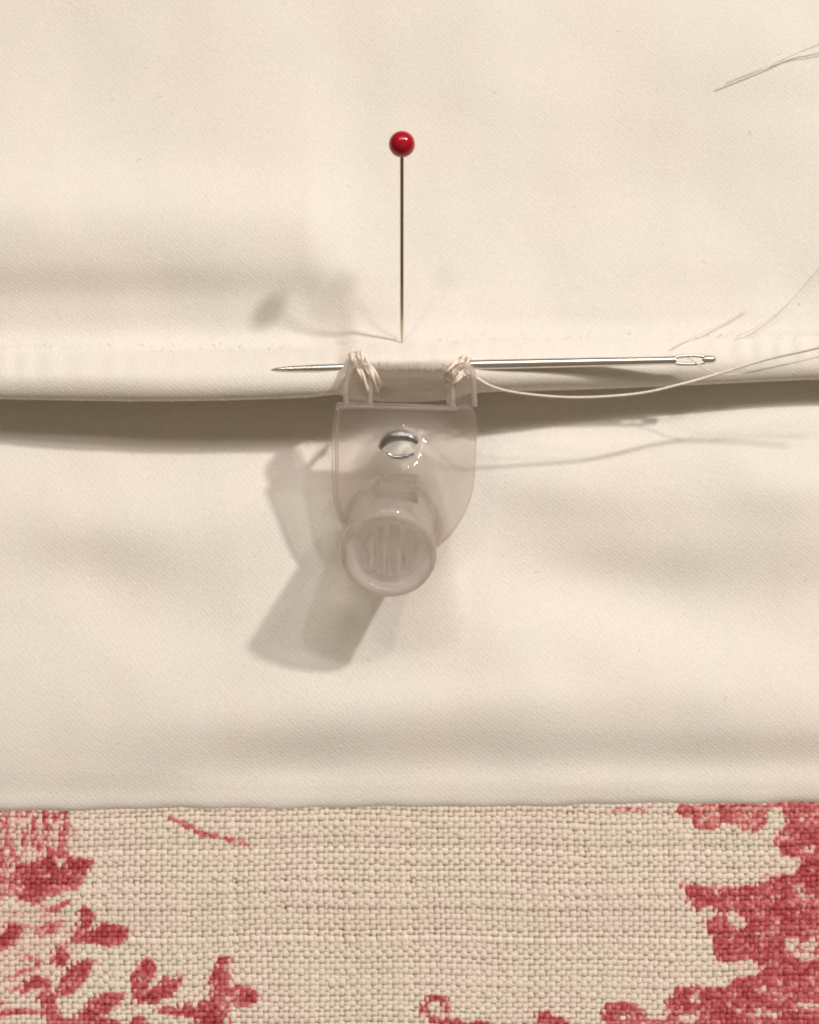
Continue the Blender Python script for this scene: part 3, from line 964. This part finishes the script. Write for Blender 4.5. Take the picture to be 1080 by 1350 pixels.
bm = bmesh.new()
prof = [(0, .002), (.10, .024), (.25, .040), (.6, .052), (1.6, .062), (2.8, .068), (4.2, .062), (4.9, .054), (5.15, .056), (5.22, .060)]
pts, rr = [], []
for k in range(len(prof) - 1):
    for j in range(6):
        t = j / 6
        pts.append(npt(prof[k][0] * (1 - t) + prof[k + 1][0] * t)); rr.append(prof[k][1] * (1 - t) + prof[k + 1][1] * t)
pts.append(npt(prof[-1][0])); rr.append(prof[-1][1])
tubes_bm(bm, pts, rr, 20)
bm_obj('shaft', bm, M_steel, ndl)
bm = bmesh.new()
nup = Vector((0, 1, 0)); nup = (nup - nd * nup.dot(nd)).normalized()
e0, e1 = 5.18, NL
for s_ in (1, -1):
    path = [npt(e0) + nup * s_ * .030, npt(e0 + .10) + nup * s_ * .050, npt(e0 + .25) + nup * s_ * .056, npt(e1 - .16) + nup * s_ * .052, npt(e1 - .06) + nup * s_ * .034, npt(e1)]
    tubes_bm(bm, smooth_path(path, 5), .024, 12)
tubes_bm(bm, smooth_path([npt(e1 - .10), npt(e1 - .02), npt(e1 + .05), npt(e1 + .085)], 4), [.040, .048, .052, .054, .055, .055, .054, .051, .046, .039, .030, .019, .005], 16)
bm_obj('eye', bm, M_steel, ndl)

# ------------------------------------------------------------------ pin
zs = surf(530, 455, 5, 9)
PA, PB = at(530, 459, zs - .12), at(530, 190, 2.58)
pin = thing('dressmaking_pin', at(530, 455, zs), 'long steel pin with a round red head standing in the lining above the connector', 'pin')
bm = bmesh.new()
tubes_bm(bm, [PA + (PB - PA) * (k / 20) for k in range(21)], [.004 + .020 * min(1, k / 2.5) for k in range(21)], 14)
bm_obj('shaft', bm, M_pinsteel, pin)
bm = bmesh.new()
bmesh.ops.create_uvsphere(bm, u_segments=40, v_segments=24, radius=.163)
bmesh.ops.translate(bm, verts=bm.verts, vec=PB)
bm_obj('head', bm, M_red, pin)

# ------------------------------------------------------------------ loose threads
def loose(name, pts, r, label, group=None, mat=M_thread, double=False):
    bm = bmesh.new()
    P = [at(*p) for p in pts]
    strand(bm, P, r, 9) if double else tubes_bm(bm, smooth_path(P, 10), r, 8)
    o = bm_obj(name, bm, mat)
    o['label'] = label; o['category'] = 'thread'
    if group:
        o['group'] = group
    return o


loose('sewing_thread', [(622, 494, 1.02), (650, 510, 1.12), (690, 519, 1.22), (760, 524, 1.25), (840, 519, 1.25), (900, 506, 1.22), (950, 492, 1.2), (1010, 474, 1.3), (1080, 458, 1.5), (1200, 425, 1.9)], .018,
      'long cream thread bowing from the right tab below the needle')
loose('sewing_thread', [(905, 470, .95), (918, 478, 1.0), (935, 489, .98), (965, 494, 1.05), (1020, 484, 1.2), (1080, 470, 1.3), (1200, 440, 1.6)], .011,
      'thin thread running from the needle eye to the right', mat=M_fine)
loose('sewing_thread', [(886, 458, .74), (900, 451, .68), (915, 444, .62), (950, 428, .50), (985, 408, .44)], .007,
      'faint hair-thin thread end lying above the needle eye on the fold', mat=M_fine)
loose('sewing_thread', [(972, 443, .60), (1000, 430, .56), (1030, 408, .52), (1055, 384, .50), (1080, 356, .48), (1150, 270, .50)], .007,
      'fine thread curving up to the right edge above the fold', mat=M_fine)
loose('sewing_thread', [(944, 117, .345), (975, 105, .36), (1010, 90, .385), (1050, 70, .42), (1085, 55, .50), (1200, 0, .8)], .008,
      'fine thread tail lying near the top right corner', mat=M_fine)
loose('sewing_thread', [(958, 108, .35), (985, 97, .365), (1020, 83, .40), (1052, 70, .44), (1085, 57, .52), (1200, 4, .82)], .006,
      'shorter pale strand beside the thread tail near the top right corner', mat=M_fine)
